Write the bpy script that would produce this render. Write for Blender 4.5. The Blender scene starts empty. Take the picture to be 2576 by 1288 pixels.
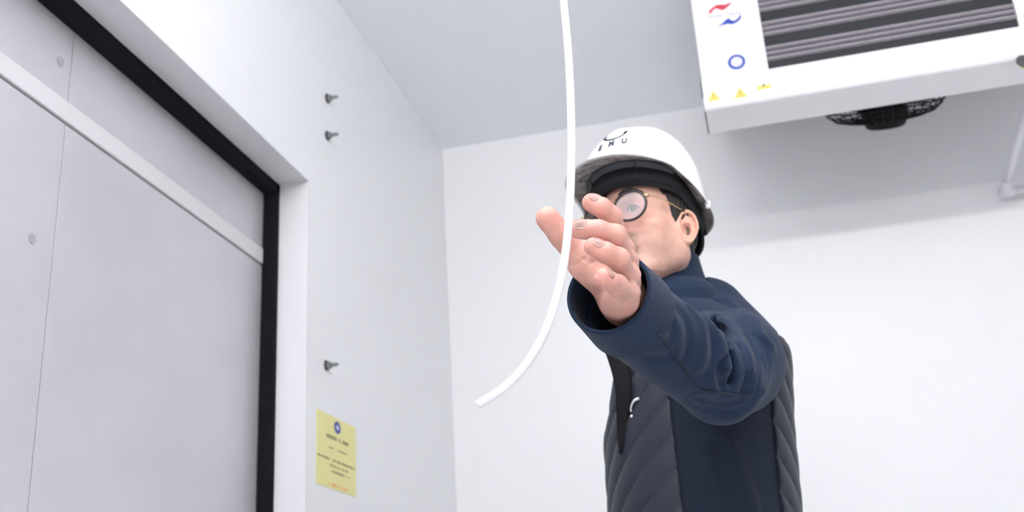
import bpy, bmesh, math, random
import numpy as np
from mathutils import Vector, Matrix

S = bpy.context.scene
COL = S.collection
# ------------------------------------------------------------------ camera, world, lights, exposure
YAW, PIT, ROL, FPX = -0.22016, 0.36235, -0.06218, 2735.7
CAMZ = 0.9
W_, H_ = 2576, 1288
def _axes():
    cy, sy = math.cos(YAW), math.sin(YAW); cp, sp = math.cos(PIT), math.sin(PIT); cr, sr = math.cos(ROL), math.sin(ROL)
    f = np.array([sy*cp, cy*cp, sp]); rt = np.array([cy, -sy, 0.]); up = np.cross(rt, f)
    return rt*cr + up*sr, -rt*sr + up*cr, f
RT, UP, FW = _axes()
CAMP = np.array([0, 0, CAMZ])
def ray(x, y): return ((x-W_/2)/FPX)*RT - ((y-H_/2)/FPX)*UP + FW
def pY(x, y, Y): r = ray(x, y); return CAMP + r*(Y/r[1])          # point at world depth Y
def pX(x, y, X): r = ray(x, y); return CAMP + r*(X/r[0])          # point on a plane of constant X
cam = bpy.data.cameras.new('camera'); cam.sensor_width = 36; cam.lens = FPX/W_*36
cam.clip_start = 0.02
co = bpy.data.objects.new('camera', cam); COL.objects.link(co)
m = Matrix.Identity(4)
for i in range(3):
    m[i][0] = RT[i]; m[i][1] = UP[i]; m[i][2] = -FW[i]; m[i][3] = CAMP[i]
co.matrix_world = m
S.camera = co
cam.dof.use_dof = True; cam.dof.focus_distance = 1.27; cam.dof.aperture_fstop = 6.4
w = bpy.data.worlds.new('world'); S.world = w; w.use_nodes = True
w.node_tree.nodes['Background'].inputs[0].default_value = (0.8, 0.86, 1, 1)
w.node_tree.nodes['Background'].inputs[1].default_value = 0.3
S.view_settings.view_transform = 'Standard'; S.view_settings.look = 'None'
S.view_settings.gamma = 1; S.view_settings.use_curve_mapping = False
S.view_settings.exposure = 0.63
CEIL = 2.6
LIGHTS = [(0.22, 0.72, 2.3, 31.0, .12), (0.0, -1.3, 1.8, 43.0, .30)]    # x, y, length, emission strength: ceiling tube lamp in front, rear one added for fill
LCOL = (1.0, 0.985, 0.985)
# ------------------------------------------------------------------ materials
MATS = {}
def mat(name, col, rough=0.5, metal=0.0, spec=0.5, bump=None, var=None, attr=None, sss=0, sheen=0, coat=0):
    if name in MATS: return MATS[name]
    M = bpy.data.materials.new(name); M.use_nodes = True; nt = M.node_tree; N = nt.nodes; L = nt.links
    b = N['Principled BSDF']
    b.inputs['Base Color'].default_value = (*col, 1); b.inputs['Roughness'].default_value = rough
    b.inputs['Metallic'].default_value = metal; b.inputs['Specular IOR Level'].default_value = spec
    if coat: b.inputs['Coat Weight'].default_value = coat
    if sheen: b.inputs['Sheen Weight'].default_value = sheen; b.inputs['Sheen Roughness'].default_value = 0.5
    if sss:
        b.inputs['Subsurface Weight'].default_value = sss; b.inputs['Subsurface Radius'].default_value = (1, .35, .2)
        b.inputs['Subsurface Scale'].default_value = 0.006
    tc = N.new('ShaderNodeTexCoord'); src = None
    if attr:
        a = N.new('ShaderNodeAttribute'); a.attribute_name = attr; src = a.outputs['Color']
        L.new(src, b.inputs['Base Color'])
    if var:    # (scale, amount, stretch)
        sc, am, st = var
        mp = N.new('ShaderNodeMapping'); mp.inputs['Scale'].default_value = st; L.new(tc.outputs['Object'], mp.inputs['Vector'])
        nz = N.new('ShaderNodeTexNoise'); nz.inputs['Scale'].default_value = sc; nz.inputs['Detail'].default_value = 5
        L.new(mp.outputs[0], nz.inputs['Vector'])
        mr = N.new('ShaderNodeMapRange'); mr.inputs['From Min'].default_value = .3; mr.inputs['From Max'].default_value = .7
        mr.inputs['To Min'].default_value = 1-am; mr.inputs['To Max'].default_value = 1+am; L.new(nz.outputs['Fac'], mr.inputs['Value'])
        mx = N.new('ShaderNodeVectorMath'); mx.operation = 'MULTIPLY'
        if src: L.new(src, mx.inputs[0])
        else: mx.inputs[0].default_value = col
        L.new(mr.outputs[0], mx.inputs[1]); L.new(mx.outputs[0], b.inputs['Base Color'])
    if bump:   # list of (scale, strength, distance)
        prev = None
        for (sc, stg, dist) in bump:
            nz = N.new('ShaderNodeTexNoise'); nz.inputs['Scale'].default_value = sc; nz.inputs['Detail'].default_value = 3
            L.new(tc.outputs['Object'], nz.inputs['Vector'])
            bp = N.new('ShaderNodeBump'); bp.inputs['Strength'].default_value = stg; bp.inputs['Distance'].default_value = dist
            L.new(nz.outputs['Fac'], bp.inputs['Height'])
            if prev: L.new(prev, bp.inputs['Normal'])
            prev = bp.outputs[0]
        L.new(prev, b.inputs['Normal'])
    MATS[name] = M
    return M
mat('wall_white', (.882, .89, .908), .38, var=(1.5, .012, (1, 1, 1)))
mat('ceiling_white', (.92, .945, .98), .5)
mat('frame_white', (.72, .72, .745), .4)
mat('floor_grey', (.88, .88, .885), .6, var=(6, .08, (1, 1, 1)), bump=[(80, .3, .002)])
mat('door_steel', (.60, .60, .63), .42, metal=.3, var=(3.0, .07, (1, 1, 1)), bump=[(350, .12, .0006)])
mat('door_strip', (.67, .67, .69), .45)
mat('plug_grey', (.40, .40, .43), .5)
mat('joint_dark', (.10, .10, .12), .6)
mat('rubber', (.006, .007, .009), .9, spec=.15)
mat('unit_white', (.88, .88, .90), .35)
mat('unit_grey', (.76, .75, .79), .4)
mat('coil_fin', (.40, .37, .41), .5, metal=.2, var=(100, .22, (6, 1, .2)), bump=[(500, .5, .001)])
mat('coil_dark', (.022, .024, .029), .7)
mat('fan_black', (.006, .0065, .008), .6, spec=.2)
mat('grey_metal', (.25, .26, .27), .35, metal=.8)
mat('dark_metal', (.07, .07, .08), .45, metal=.5)
mat('brass', (.45, .33, .08), .35, metal=.8)
mat('pvc', (.80, .80, .84), .4)
mat('cord', (.84, .84, .87), .35)
mat('yellow_paper', (.86, .80, .36), .6, var=(8, .02, (1, 1, 1)))
mat('ink_olive', (.28, .26, .12), .7)
mat('ink_orange', (.85, .45, .16), .7)
mat('ink_blue', (.03, .05, .30), .6)
mat('ink_red', (.62, .04, .07), .5)
mat('ink_royal', (.02, .06, .42), .5)
mat('ink_pale', (.55, .57, .72), .6)
mat('badge_pale', (.72, .70, .82), .5)
mat('sign_yellow', (.90, .66, .14), .5)
mat('skin', (.75, .45, .36), .46, attr='tone', sss=.2, var=(60, .08, (1, 1, 1)), bump=[(900, .5, .0006), (220, .45, .0016)])
mat('nail', (.80, .54, .49), .25, coat=.5)
mat('hair', (.012, .009, .008), .5, bump=[(400, 1, .002)])
mat('eye_white', (.55, .48, .46), .3)
mat('iris', (.06, .035, .02), .2)
mat('softshell', (.0045, .0160, .045), .8, spec=.3, sheen=.06, var=(700, .3, (1, 1, 1)), bump=[(1400, .3, .0006), (14, .35, .006)])
mat('softshell_shaded', (.0032, .0090, .0225), .8, spec=.3, sheen=.06, var=(700, .3, (1, 1, 1)), bump=[(1400, .3, .0006), (9, .5, .010)])  # darker side cloth, with the shade under the arm painted in
mat('softshell_trim', (.004, .009, .020), .8)
mat('quilt', (.0090, .0125, .027), .55, sheen=.05, var=(500, .2, (1, 1, 1)), bump=[(70, .3, .003), (1000, .3, .0005)])
mat('lining', (.006, .007, .009), .85, bump=[(900, .3, .0005)])
mat('trouser', (.02, .022, .03), .8)
mat('shoe', (.015, .013, .012), .5)
mat('helmet_white', (.90, .90, .91), .22, coat=.3)
mat('helmet_inner', (.33, .30, .285), .6, var=(70, .65, (1, 1, 1)), bump=[(150, 1, .004)])
mat('strap_grey', (.05, .052, .065), .5)
mat('pad_black', (.007, .008, .011), .8)
mat('ink_navy', (.012, .025, .05), .4)
mat('frame_black', (.018, .014, .014), .25)
mat('gold', (.72, .55, .32), .25, metal=.9)
mat('white_print', (.75, .76, .80), .6)
def emis(name, col, st):
    M = bpy.data.materials.new(name); M.use_nodes = True; N = M.node_tree.nodes
    b = N['Principled BSDF']; b.inputs['Emission Color'].default_value = (*col, 1); b.inputs['Emission Strength'].default_value = st
    b.inputs['Base Color'].default_value = (*col, 1); MATS[name] = M
for i, l_ in enumerate(LIGHTS): emis('lamp_glow_%d' % i, LCOL, l_[3])
def lensmat():
    M = bpy.data.materials.new('lens'); M.use_nodes = True; nt = M.node_tree; N = nt.nodes; L = nt.links
    N.remove(N['Principled BSDF']); out = N['Material Output']
    t = N.new('ShaderNodeBsdfTransparent'); t.inputs[0].default_value = (.88, .81, .83, 1)
    g = N.new('ShaderNodeBsdfGlossy'); g.inputs['Roughness'].default_value = .02
    f = N.new('ShaderNodeLayerWeight'); f.inputs['Blend'].default_value = .35
    mr = N.new('ShaderNodeMapRange'); mr.inputs['To Min'].default_value = .08; mr.inputs['To Max'].default_value = .6; L.new(f.outputs['Facing'], mr.inputs['Value'])
    mx = N.new('ShaderNodeMixShader'); L.new(mr.outputs[0], mx.inputs[0]); L.new(t.outputs[0], mx.inputs[1]); L.new(g.outputs[0], mx.inputs[2])
    L.new(mx.outputs[0], out.inputs[0]); MATS['lens'] = M
lensmat()

# ------------------------------------------------------------------ object helpers
def tag(o, label=None, cat=None, group=None, kind=None):
    if label: o['label'] = label
    if cat: o['category'] = cat
    if group: o['group'] = group
    if kind: o['kind'] = kind
    return o
def empty(name, loc, label=None, cat=None, group=None, kind=None):
    o = bpy.data.objects.new(name, None); COL.objects.link(o); o.location = loc; o.empty_display_size = .05
    return tag(o, label, cat, group, kind)
def link(name, me, material, parent=None, smooth=False):
    if smooth:
        me.polygons.foreach_set('use_smooth', [True]*len(me.polygons))
    if material: me.materials.append(MATS[material])
    o = bpy.data.objects.new(name, me); COL.objects.link(o)
    if parent is not None:
        o.parent = parent
        # geometry is written in world space; undo the parent's location
        p = parent; off = Vector((0, 0, 0))
        while p is not None:
            off += Vector(p.location); p = p.parent
        me.transform(Matrix.Translation(-off))
    else:
        vs = [v.co for v in me.vertices]
        if vs:
            c = Vector((sum(v.x for v in vs)/len(vs), sum(v.y for v in vs)/len(vs), min(v.z for v in vs))) if len(vs) < 20000 else Vector((0, 0, 0))
            me.transform(Matrix.Translation(-c)); o.location = c
    return o
class MB:
    def __init__(s): s.bm = bmesh.new()
    def box(s, lo, hi, bev=0):
        r = bmesh.ops.create_cube(s.bm, size=1)
        for v in r['verts']:
            v.co = Vector([lo[i]+(v.co[i]+.5)*(hi[i]-lo[i]) for i in range(3)])
        if bev:
            es = list({e for v in r['verts'] for e in v.link_edges})
            bmesh.ops.bevel(s.bm, geom=es, offset=bev, segments=2, affect='EDGES', profile=.5)
        return s
    def tube(s, pts, r, n=10, cap=True, close=False):
        pts = [Vector(p) for p in pts]; k = len(pts)
        rr = r if hasattr(r, '__len__') else [r]*k
        rings = []; ref = None
        for i, p in enumerate(pts):
            if close: d = pts[(i+1) % k]-pts[i-1]
            else: d = pts[min(i+1, k-1)]-pts[max(i-1, 0)]
            d.normalize()
            if ref is None: ref = d.orthogonal().normalized()
            ref = (ref - d*ref.dot(d)).normalized(); b = d.cross(ref)
            rings.append([s.bm.verts.new(p+(ref*math.cos(2*math.pi*j/n)+b*math.sin(2*math.pi*j/n))*rr[i]) for j in range(n)])
        for i in range(k if close else k-1):
            A, B = rings[i], rings[(i+1) % k]
            for j in range(n): s.bm.faces.new((A[j], A[(j+1) % n], B[(j+1) % n], B[j]))
        if cap and not close:
            s.bm.faces.new(rings[0][::-1]); s.bm.faces.new(rings[-1])
        return s
    def prism(s, poly, d):
        a = [s.bm.verts.new(Vector(p)) for p in poly]; b = [s.bm.verts.new(Vector(p)+Vector(d)) for p in poly]
        n = len(a); s.bm.faces.new(a[::-1]); s.bm.faces.new(b)
        for i in range(n): s.bm.faces.new((a[i], a[(i+1) % n], b[(i+1) % n], b[i]))
        return s
    def grid(s, P, close_u=False):
        V = [[s.bm.verts.new(Vector(p)) for p in row] for row in P]
        nu = len(V)
        for i in range(nu if close_u else nu-1):
            for j in range(len(V[0])-1):
                s.bm.faces.new((V[i][j], V[(i+1) % nu][j], V[(i+1) % nu][j+1], V[i][j+1]))
        return V
    def build(s, name, material, parent=None, smooth=False):
        bmesh.ops.recalc_face_normals(s.bm, faces=s.bm.faces)
        me = bpy.data.meshes.new(name); s.bm.to_mesh(me); s.bm.free()
        return link(name, me, material, parent, smooth)
def spline(pts, n):
    P = np.array(pts, float); k = len(P); out = []
    for i in range(k-1):
        p0, p1, p2, p3 = P[max(i-1, 0)], P[i], P[i+1], P[min(i+2, k-1)]
        for t in np.linspace(0, 1, n, endpoint=False):
            out.append(.5*((2*p1)+(-p0+p2)*t+(2*p0-5*p1+4*p2-p3)*t*t+(-p0+3*p1-3*p2+p3)*t**3))
    out.append(P[-1]); return np.array(out)

# ------------------------------------------------------------------ the room
XL, XR, YB, YF = -0.955, 2.7, 3.27, -2.8
def struct(mb, name, material, **k): return tag(mb.build(name, material, **k), kind='structure')
struct(MB().box((XL-.3, YF-.1, -.1), (XR+.1, YB+.1, 0)), 'floor', 'floor_grey')
struct(MB().box((XL-.1, YF-.1, CEIL), (XR+.1, YB+.1, CEIL+.1)), 'ceiling', 'ceiling_white')
struct(MB().box((XL-.1, YB, 0), (XR+.1, YB+.1, CEIL)), 'wall_back', 'wall_white')
struct(MB().box((XL-.1, YF-.1, 0), (XR+.1, YF, CEIL)), 'wall_front', 'wall_white')
struct(MB().box((XR, YF, 0), (XR+.1, YB, CEIL)), 'wall_right', 'wall_white')
OY0, OY1, OZ = 0.55, 2.143, CAMZ+1.091
wl = MB(); wl.box((XL-.1, OY1, 0), (XL, YB, CEIL)); wl.box((XL-.1, YF, 0), (XL, OY0, CEIL)); wl.box((XL-.1, OY0, OZ), (XL, OY1, CEIL))
struct(wl, 'wall_left', 'wall_white')
fr = MB(); fr.box((-1.0245, OY1-.002, 0), (XL+.0015, OY1, OZ)); fr.box((-1.0245, OY0, 0), (XL+.0015, OY0+.002, OZ)); fr.box((-1.0245, OY0, OZ-.002), (XL+.0015, OY1, OZ))
struct(fr, 'trim_1', 'frame_white')
# sliding door behind the opening
XP = -1.06
d = empty('door_1', (XP, (OY0+OY1)/2, 0), kind='structure')
SZ0, SZ1, SY = CAMZ+.893, CAMZ+.930, 1.402
for (a, b) in ((OY0-.12, SY-.0012), (SY+.0012, OY1+.12)):
    MB().box((XP-.05, a, .02), (XP, b, SZ0-.004), .0004).build('door_panel', 'door_steel', d)
    MB().box((XP-.05, a, SZ1+.0015), (XP, b, OZ+.12), .0004).build('door_panel', 'door_steel', d)
MB().box((XP-.05, OY0-.12, SZ0), (XP+.004, OY1+.12, SZ1), .002).build('cross_strip', 'door_strip', d)
MB().box((XP-.055, OY0-.12, .02), (XP-.0505+.04, OY1+.12, OZ+.12)).build('core', 'joint_dark', d)
for (px_, py_) in ((80, 600), (152, 155)):
    c = pX(px_, py_, XP)
    n = 20; ring = [(XP+.0004, c[1]+.0085*math.cos(2*math.pi*i/n), c[2]+.0085*math.sin(2*math.pi*i/n)) for i in range(n)]
    MB().prism(ring, (.001, 0, 0)).build('cap_plug', 'plug_grey', d)
g = MB(); g.box((-1.0585, OY1-.018, 0), (-1.025, OY1+.0, OZ), .003); g.box((-1.0585, OY0, 0), (-1.025, OY0+.018, OZ), .003)
g.box((-1.0585, OY0, OZ-.026), (-1.025, OY1, OZ+.0), .003)
g.build('gasket', 'rubber', d)

# ceiling lamps out of frame; the rear one is added as fill light
for i, (lx, ly, ln, pw, dz) in enumerate(LIGHTS):
    e = empty('ceiling_lamp', (lx, ly, CEIL-.06), ['long tube lamp on the ceiling, in front of the cooling unit', 'long tube lamp added as fill light, at the far end away from the cooling unit'][i], 'lamp')
    MB().box((lx-ln/2-.02, ly-.06, CEIL-.05), (lx+ln/2+.02, ly+.06, CEIL-.0005), .006).build('housing', 'unit_white', e)
    for hx in (lx-ln/2, lx, lx+ln/2): MB().box((hx-.012, ly-.012, CEIL-dz), (hx+.012, ly+.012, CEIL-.049)).build('hanger', 'unit_white', e)
    MB().tube([(lx-ln/2, ly, CEIL-dz), (lx+ln/2, ly, CEIL-dz)], .024, 12).build('tube', 'lamp_glow_%d' % i, e)

# wall fixings
for i, (bx, by, lab) in enumerate(((822, 248, 'small dark stud on the white wall, topmost of three beside the door opening'),
                                   (822, 342, 'small dark stud on the white wall, middle of three beside the door opening'),
                                   (820, 920, 'small dark stud on the white wall, lowest, above the yellow notice'))):
    c = pX(bx, by, XL); x0 = XL+.0003
    e = empty('wall_stud', (x0, c[1], c[2]), lab, 'stud', 'studs beside the door opening')
    def rg(x, r, n=10, cy=c[1], cz=c[2]): return [(x, cy+r*math.cos(2*math.pi*k/n), cz+r*math.sin(2*math.pi*k/n)) for k in range(n)]
    mb = MB(); mb.prism(rg(x0, .0125, 6), (.004, 0, 0)); mb.build('washer', 'dark_metal', e)
    mb = MB(); mb.tube([(x0+.004, c[1], c[2]), (x0+.012, c[1], c[2]), (x0+.013, c[1], c[2]), (x0+.026, c[1], c[2]), (x0+.031, c[1], c[2])], [.0085, .0085, .0048, .0048, .002], 8); mb.build('bolt', 'grey_metal', e)

# yellow notice
y0, y1, z0, z1 = 2.197, 2.429, CAMZ+.398, CAMZ+.562
nt_ = empty('notice', (XL, (y0+y1)/2, z0), 'yellow printed notice stuck on the white wall below the lowest stud', 'notice')
MB().box((XL+.0003, y0, z0), (XL+.0012, y1, z1)).build('sheet', 'yellow_paper', nt_)
def on_notice(u, v): return (XL+.0012, y0+(y1-y0)*u, z0+(z1-z0)*v)
n = 20; cu, cv = .51, .87
MB().prism([on_notice(cu+.062*math.cos(2*math.pi*i/n)*1.35, cv+.085*math.sin(2*math.pi*i/n)) for i in range(n)], (.0004, 0, 0)).build('seal', 'ink_blue', nt_)
MB().prism([(XL+.0017, *on_notice(cu+.035*math.cos(2*math.pi*i/n)*1.2, cv+.035*math.sin(2*math.pi*i/n))[1:]) for i in range(n)], (.0003, 0, 0)).build('seal', 'ink_pale', nt_)
random.seed(4)
def textline(v, u0, u1, h, m_):
    u = u0
    while u < u1:
        wd = random.uniform(.018, .05)
        if random.random() < .82:
            mb = MB(); a = on_notice(u, v-h*random.uniform(.3, .5)); b = on_notice(min(u+wd*.8, u1), v+h*random.uniform(.3, .5))
            mb.box((a[0], a[1], a[2]), (a[0]+.0003, b[1], b[2])); mb.build('print_word', m_, nt_)
        u += wd
textline(.70, .24, .80, .06, 'ink_olive'); textline(.55, .30, .76, .028, 'ink_olive')
textline(.39, .03, .97, .032, 'ink_olive'); textline(.31, .32, .78, .03, 'ink_olive'); textline(.235, .30, .82, .032, 'ink_olive')
textline(.05, .28, .78, .05, 'ink_orange')

# ------------------------------------------------------------------ the cooling unit
YU = 2.53
a = pY(1766, 208, YU); XU0 = a[0]; ZT = a[2]            # left edge and top of the drip tray
XU1 = pY(2572, 100, YU)[0] + .30
ZB = CAMZ + .4886*2.67
un = empty('cooling_unit', ((XU0+XU1)/2, 2.8, CEIL), 'white ceiling cooling unit with dark coil and black fan', 'cooler')
GX0 = pY(1920, 90, YU)[0]; GX1 = pY(2571, 90, YU)[0]
GZ0 = pY(1938, 172, YU)[2]
u = MB(); u.box((XU0, YU, ZT-.02), (GX0, YU+.012, CEIL-.003), .002); u.build('end_panel', 'unit_white', un)
u = MB(); u.box((GX1, YU, ZT-.02), (XU1, YU+.012, CEIL-.003), .002); u.build('end_panel', 'unit_white', un)
u = MB(); u.box((GX0-.004, YU+.001, ZT-.02), (GX1+.004, YU+.012, GZ0), .002); u.build('lower_rail', 'unit_white', un)
SL = math.radians(33); YR, ZR = 3.12, ZB+.012+(3.12-2.665)*math.tan(SL)       # the sloping rear underside that carries the fan
u = MB(); u.prism([(XU0+.004, YU+.012, CEIL-.003), (XU0+.004, YU+.012, ZB+.03), (XU0+.004, 2.665, ZB+.012), (XU0+.004, YR, ZR), (XU0+.004, YR, CEIL-.003)], (XU1-XU0-.008, 0, 0))
u.build('casing', 'unit_grey', un)
MB().box((GX0, YU+.006, GZ0-.01), (GX1, YU+.0115, CEIL-.004)).build('coil_core', 'coil_dark', un)
# coil rows: groups of three light ridges and a wide dark gap
rows = []
zz = GZ0 + .030; per = .0735
k = 0
while zz < CEIL-.02:
    for j, wd in enumerate((.0085, .0095, .0085)):
        z = zz + j*.0155
        if z < CEIL-.02: rows.append((z, wd))
    zz += per
meb = None
for (z, wd) in rows:
    if meb is None:
        mb = MB()
        n = 9
        prof = [(YU-.004+.010*(1-math.sin(math.pi*i/(n-1))), wd*(i/(n-1)-.5)*1.25) for i in range(n)]
        pr = [(GX0, p[0], p[1]) for p in prof] + [(GX0, YU+.008, wd*.5), (GX0, YU+.008, -wd*.5)]
        mb.prism(pr, (GX1-GX0, 0, 0))
        bmesh.ops.recalc_face_normals(mb.bm, faces=mb.bm.faces)
        meb = bpy.data.meshes.new('coil_row'); mb.bm.to_mesh(meb); mb.bm.free(); meb.materials.append(MATS['coil_fin'])
        meb.transform(Matrix.Translation(-un.location))
    o = bpy.data.objects.new('coil_row', meb); COL.objects.link(o); o.parent = un; o.location = (0, 0, z)
# drip tray: front lip, rounded edge, underside
T = .006; yf = YU-T
prof = [(yf, ZT), (yf, ZB+.03)] + [(yf+.016*(1-math.cos(t)), ZB+.03-.03*math.sin(t)*1.0) for t in np.linspace(.15, math.pi/2, 7)] + [(2.67, ZB), (2.67, ZB+.03), (2.66, ZB+.03), (2.66, ZB+.008), (yf+.02, ZB+.008), (yf+.006, ZB+.03), (yf+.006, ZT)]
mb = MB(); mb.prism([(XU0-.004, p[0], p[1]) for p in prof], (XU1-XU0+.008, 0, 0)); mb.build('drip_tray', 'unit_white', un)
for X_ in (XU0-.004, XU1+.001):
    mb = MB(); mb.prism([(X_, p[0], p[1]) for p in prof[:9]]+[(X_, 2.67, ZB), (X_, 2.67, ZT)], (.003, 0, 0)); mb.build('tray_end', 'unit_white', un)
# fan under the casing
fl = pY(2066, 297, 2.86); fr = pY(2380, 248, 2.86); fx = (fl[0]+fr[0])/2; fR = (fr[0]-fl[0])/2
FD = .185; FC = Vector((fx, 2.665+FD*math.cos(SL), ZB+.012+FD*math.sin(SL)))
FA, FB, FN = Vector((1, 0, 0)), Vector((0, math.cos(SL), math.sin(SL))), Vector((0, math.sin(SL), -math.cos(SL)))
def fp(r, an, h): return FC + FA*(r*math.cos(an)) + FB*(r*math.sin(an)) + FN*h
def circ(r, h, n=32): return [fp(r, 2*math.pi*i/n, h) for i in range(n)]
fan = MB(); fan.prism(circ(fR*1.03, .0), tuple(FN*.006)); fan.build('fan_shroud', 'fan_black', un)
gd = MB()
prof_g = [(1.0, .012), (.97, .030), (.9, .046), (.8, .060), (.66, .067), (.52, .071), (.38, .073)]
for (q, h) in prof_g: gd.tube(circ(fR*q, h, 36), .0022 if q < 1 else .004, 6, close=True)
for i in range(36):
    an = 2*math.pi*i/36
    gd.tube([fp(fR*q, an, h) for (q, h) in prof_g], .0014, 4)
tag(gd.build('fan_guard', 'fan_black', un), kind='stuff')
hb = MB(); hb.tube([FC+FN*h for h in (.006, .070, .092, .096)], [.062, .062, .052, .045], 24); hb.build('fan_motor', 'fan_black', un)
for i in range(5):
    P = []
    for q in np.linspace(.3, .93, 5):
        hw = .16+.12*q
        P.append([fp(fR*q, 2*math.pi*i/5+.3+s_*hw, .024+.012*s_) for s_ in np.linspace(-1, 1, 4)])
    mb = MB(); mb.grid(P); bmesh.ops.solidify(mb.bm, geom=mb.bm.faces[:], thickness=.002); mb.build('fan_blade', 'dark_metal', un, smooth=True)
# marks on the end panel
def on_face(x, y, off=0.0): p = pY(x, y, YU); return Vector((p[0], YU-off, p[2]))
def flat(name, pts, m_, par, off=.0006, tk=.0006, Y=None):
    mb = MB(); mb.prism([((on_face(x, y)[0]), (Y or YU)-off, (pY(x, y, Y or YU)[2])) for (x, y) in pts], (0, tk, 0)); return mb.build(name, m_, par)
flat('emblem', [(1784, 27), (1792, 20), (1800, 14), (1808, 12), (1816, 12), (1824, 12), (1832, 9), (1842, 6), (1834, 14), (1825, 22), (1817, 26), (1808, 23), (1800, 21), (1794, 26), (1788, 33), (1783, 36)], 'ink_red', un)
flat('emblem', [(1804, 67), (1816, 60), (1824, 52), (1832, 46), (1838, 50), (1845, 53), (1852, 50), (1858, 44), (1864, 36), (1865, 42), (1861, 50), (1852, 57), (1842, 61), (1830, 60), (1818, 63)], 'ink_royal', un)
for (xa, ya, ww) in ((1782, 41, 7), (1792, 39, 6), (1800, 38, 6), (1808, 37, 7), (1834, 34, 5), (1841, 33, 7), (1850, 31, 6), (1858, 30, 6)):
    flat('emblem', [(xa, ya), (xa+ww, ya-1), (xa+ww-.5, ya+4.5), (xa-.5, ya+5.5)], 'ink_pale', un)
c = on_face(1853, 156); rad = on_face(1875, 153)[0]-c[0]
def ringpts(r, off): return [(c[0]+r*math.cos(2*math.pi*i/28), YU-off, c[2]+r*math.sin(2*math.pi*i/28)*.98) for i in range(28)]
MB().prism(ringpts(rad, .0006), (0, .0006, 0)).build('badge', 'ink_royal', un)
MB().prism(ringpts(rad*.68, .0012), (0, .0008, 0)).build('badge', 'badge_pale', un)
def tri(cx, cy, s):
    p = pY(cx, cy, yf); mb = MB(); h = s
    mb.prism([(p[0]-h*.55, yf-.0006, p[2]-h*.45), (p[0]+h*.55, yf-.0006, p[2]-h*.45), (p[0], yf-.0006, p[2]+h*.5)], (0, .0006, 0)); mb.build('warning_triangle', 'sign_yellow', un)
    mb = MB(); mb.box((p[0]-.0012, yf-.0012, p[2]-h*.12), (p[0]+.0012, yf-.0006, p[2]+h*.22)); mb.box((p[0]-.0012, yf-.0012, p[2]-h*.3), (p[0]+.0012, yf-.0006, p[2]-h*.2)); mb.build('warning_mark', 'ink_olive', un)
tri(1795, 241, .030); tri(1862, 233, .030)
p = pY(1922, 219, yf); MB().box((p[0]-.018, yf-.0006, p[2]-.006), (p[0]+.018, yf, p[2]+.005)).build('warning_label', 'sign_yellow', un)
MB().box((p[0]-.004, yf-.0012, p[2]+.001), (p[0]+.003, yf-.0005, p[2]+.009)).build('warning_mark', 'ink_olive', un)
p = pY(2574, 166, 2.55); MB().tube([(p[0], 2.545, p[2]), (p[0], 2.53-.012, p[2])], [.010, .010], 6).build('brass_fitting', 'brass', un)
p = pY(2575, 160, 2.53); MB().tube([(p[0]-.004, 2.52, p[2]+.002), (p[0]-.004, 2.517, p[2]+.002)], [.015, .015], 12).build('fitting_collar', 'dark_metal', un)

# drain pipe
e_ = pY(2527, 484, 3.225); s_ = pY(2590, 245, 2.86)
dp = empty('drain_pipe', tuple(e_), 'white plastic drain pipe with elbow below the cooling unit', 'pipe')
MB().tube([s_, s_+(e_-s_)*.5, e_], .0115, 14).build('sloping_pipe', 'pvc', dp, True)
MB().tube([e_+(s_-e_)*.14, e_, ], .0150, 14).build('elbow', 'pvc', dp, True)
MB().tube([e_+np.array([-.013, 0, 0]), e_+np.array([.03, 0, 0])], .0150, 14).build('elbow', 'pvc', dp, True)
MB().tube([e_, np.array([XR-.001, e_[1], e_[2]])], .0115, 14).build('wall_pipe', 'pvc', dp, True)

# the hanging cord
cp = [(1392, -420, 1.0), (1405, -150, 1.0), (1418, 0, 1.0), (1431, 150, 1.0), (1437, 300, 1.0), (1437, 420, 1.0), (1432, 540, 1.0), (1422, 640, .998), (1405, 730, .996), (1377, 820, .994), (1335, 900, .992), (1277, 968, .990), (1201, 1019, .988)]
pts = [pY(*c) for c in cp]
dirn = pts[0]-pts[1]; top = pts[0].copy()
while top[2] < CEIL-.001:
    top = top + np.array([0, 0, .1]); top[2] = min(top[2], CEIL-.0005); pts.insert(0, top.copy())
P = spline(pts, 6)
cd = empty('hanging_cord', tuple(P[0]), 'stiff white cord hanging from the ceiling in front of the hand', 'cord')
MB().tube(P, .0042, 14).build('cord', 'cord', cd, True)
MB().tube([P[0], P[0]-np.array([0, 0, .012])], [.02, .015], 16).build('ceiling_rose', 'unit_white', cd)

# ================================================================== implicit-surface modelling (numpy)
F32 = np.float32
def V(*a): return np.array(a, F32)
def seg(P, a, b, ra, rb):
    a = np.asarray(a, F32); b = np.asarray(b, F32); ab = b-a; t = np.clip(((P-a)@ab)/max(float(ab@ab), 1e-12), 0, 1)
    return np.linalg.norm(P-a-t[:, None]*ab, axis=1) - (ra+(rb-ra)*t)
def chain(P, pts, rs, k=.004):
    d = seg(P, pts[0], pts[1], rs[0], rs[1])
    for i in range(1, len(pts)-1): d = smin(d, seg(P, pts[i], pts[i+1], rs[i], rs[i+1]), k)
    return d
def ell(P, c, r, M=None):
    q = P-np.asarray(c, F32)
    if M is not None: q = q@np.asarray(M, F32)
    r = np.asarray(r, F32); k0 = np.linalg.norm(q/r, axis=1); k1 = np.linalg.norm(q/(r*r), axis=1)
    return k0*(k0-1)/np.maximum(k1, 1e-6)
def smin(a, b, k):
    h = np.clip(.5+.5*(b-a)/k, 0, 1); return b+(a-b)*h-k*h*(1-h)
def smax(a, b, k): return -smin(-a, -b, k)
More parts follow.
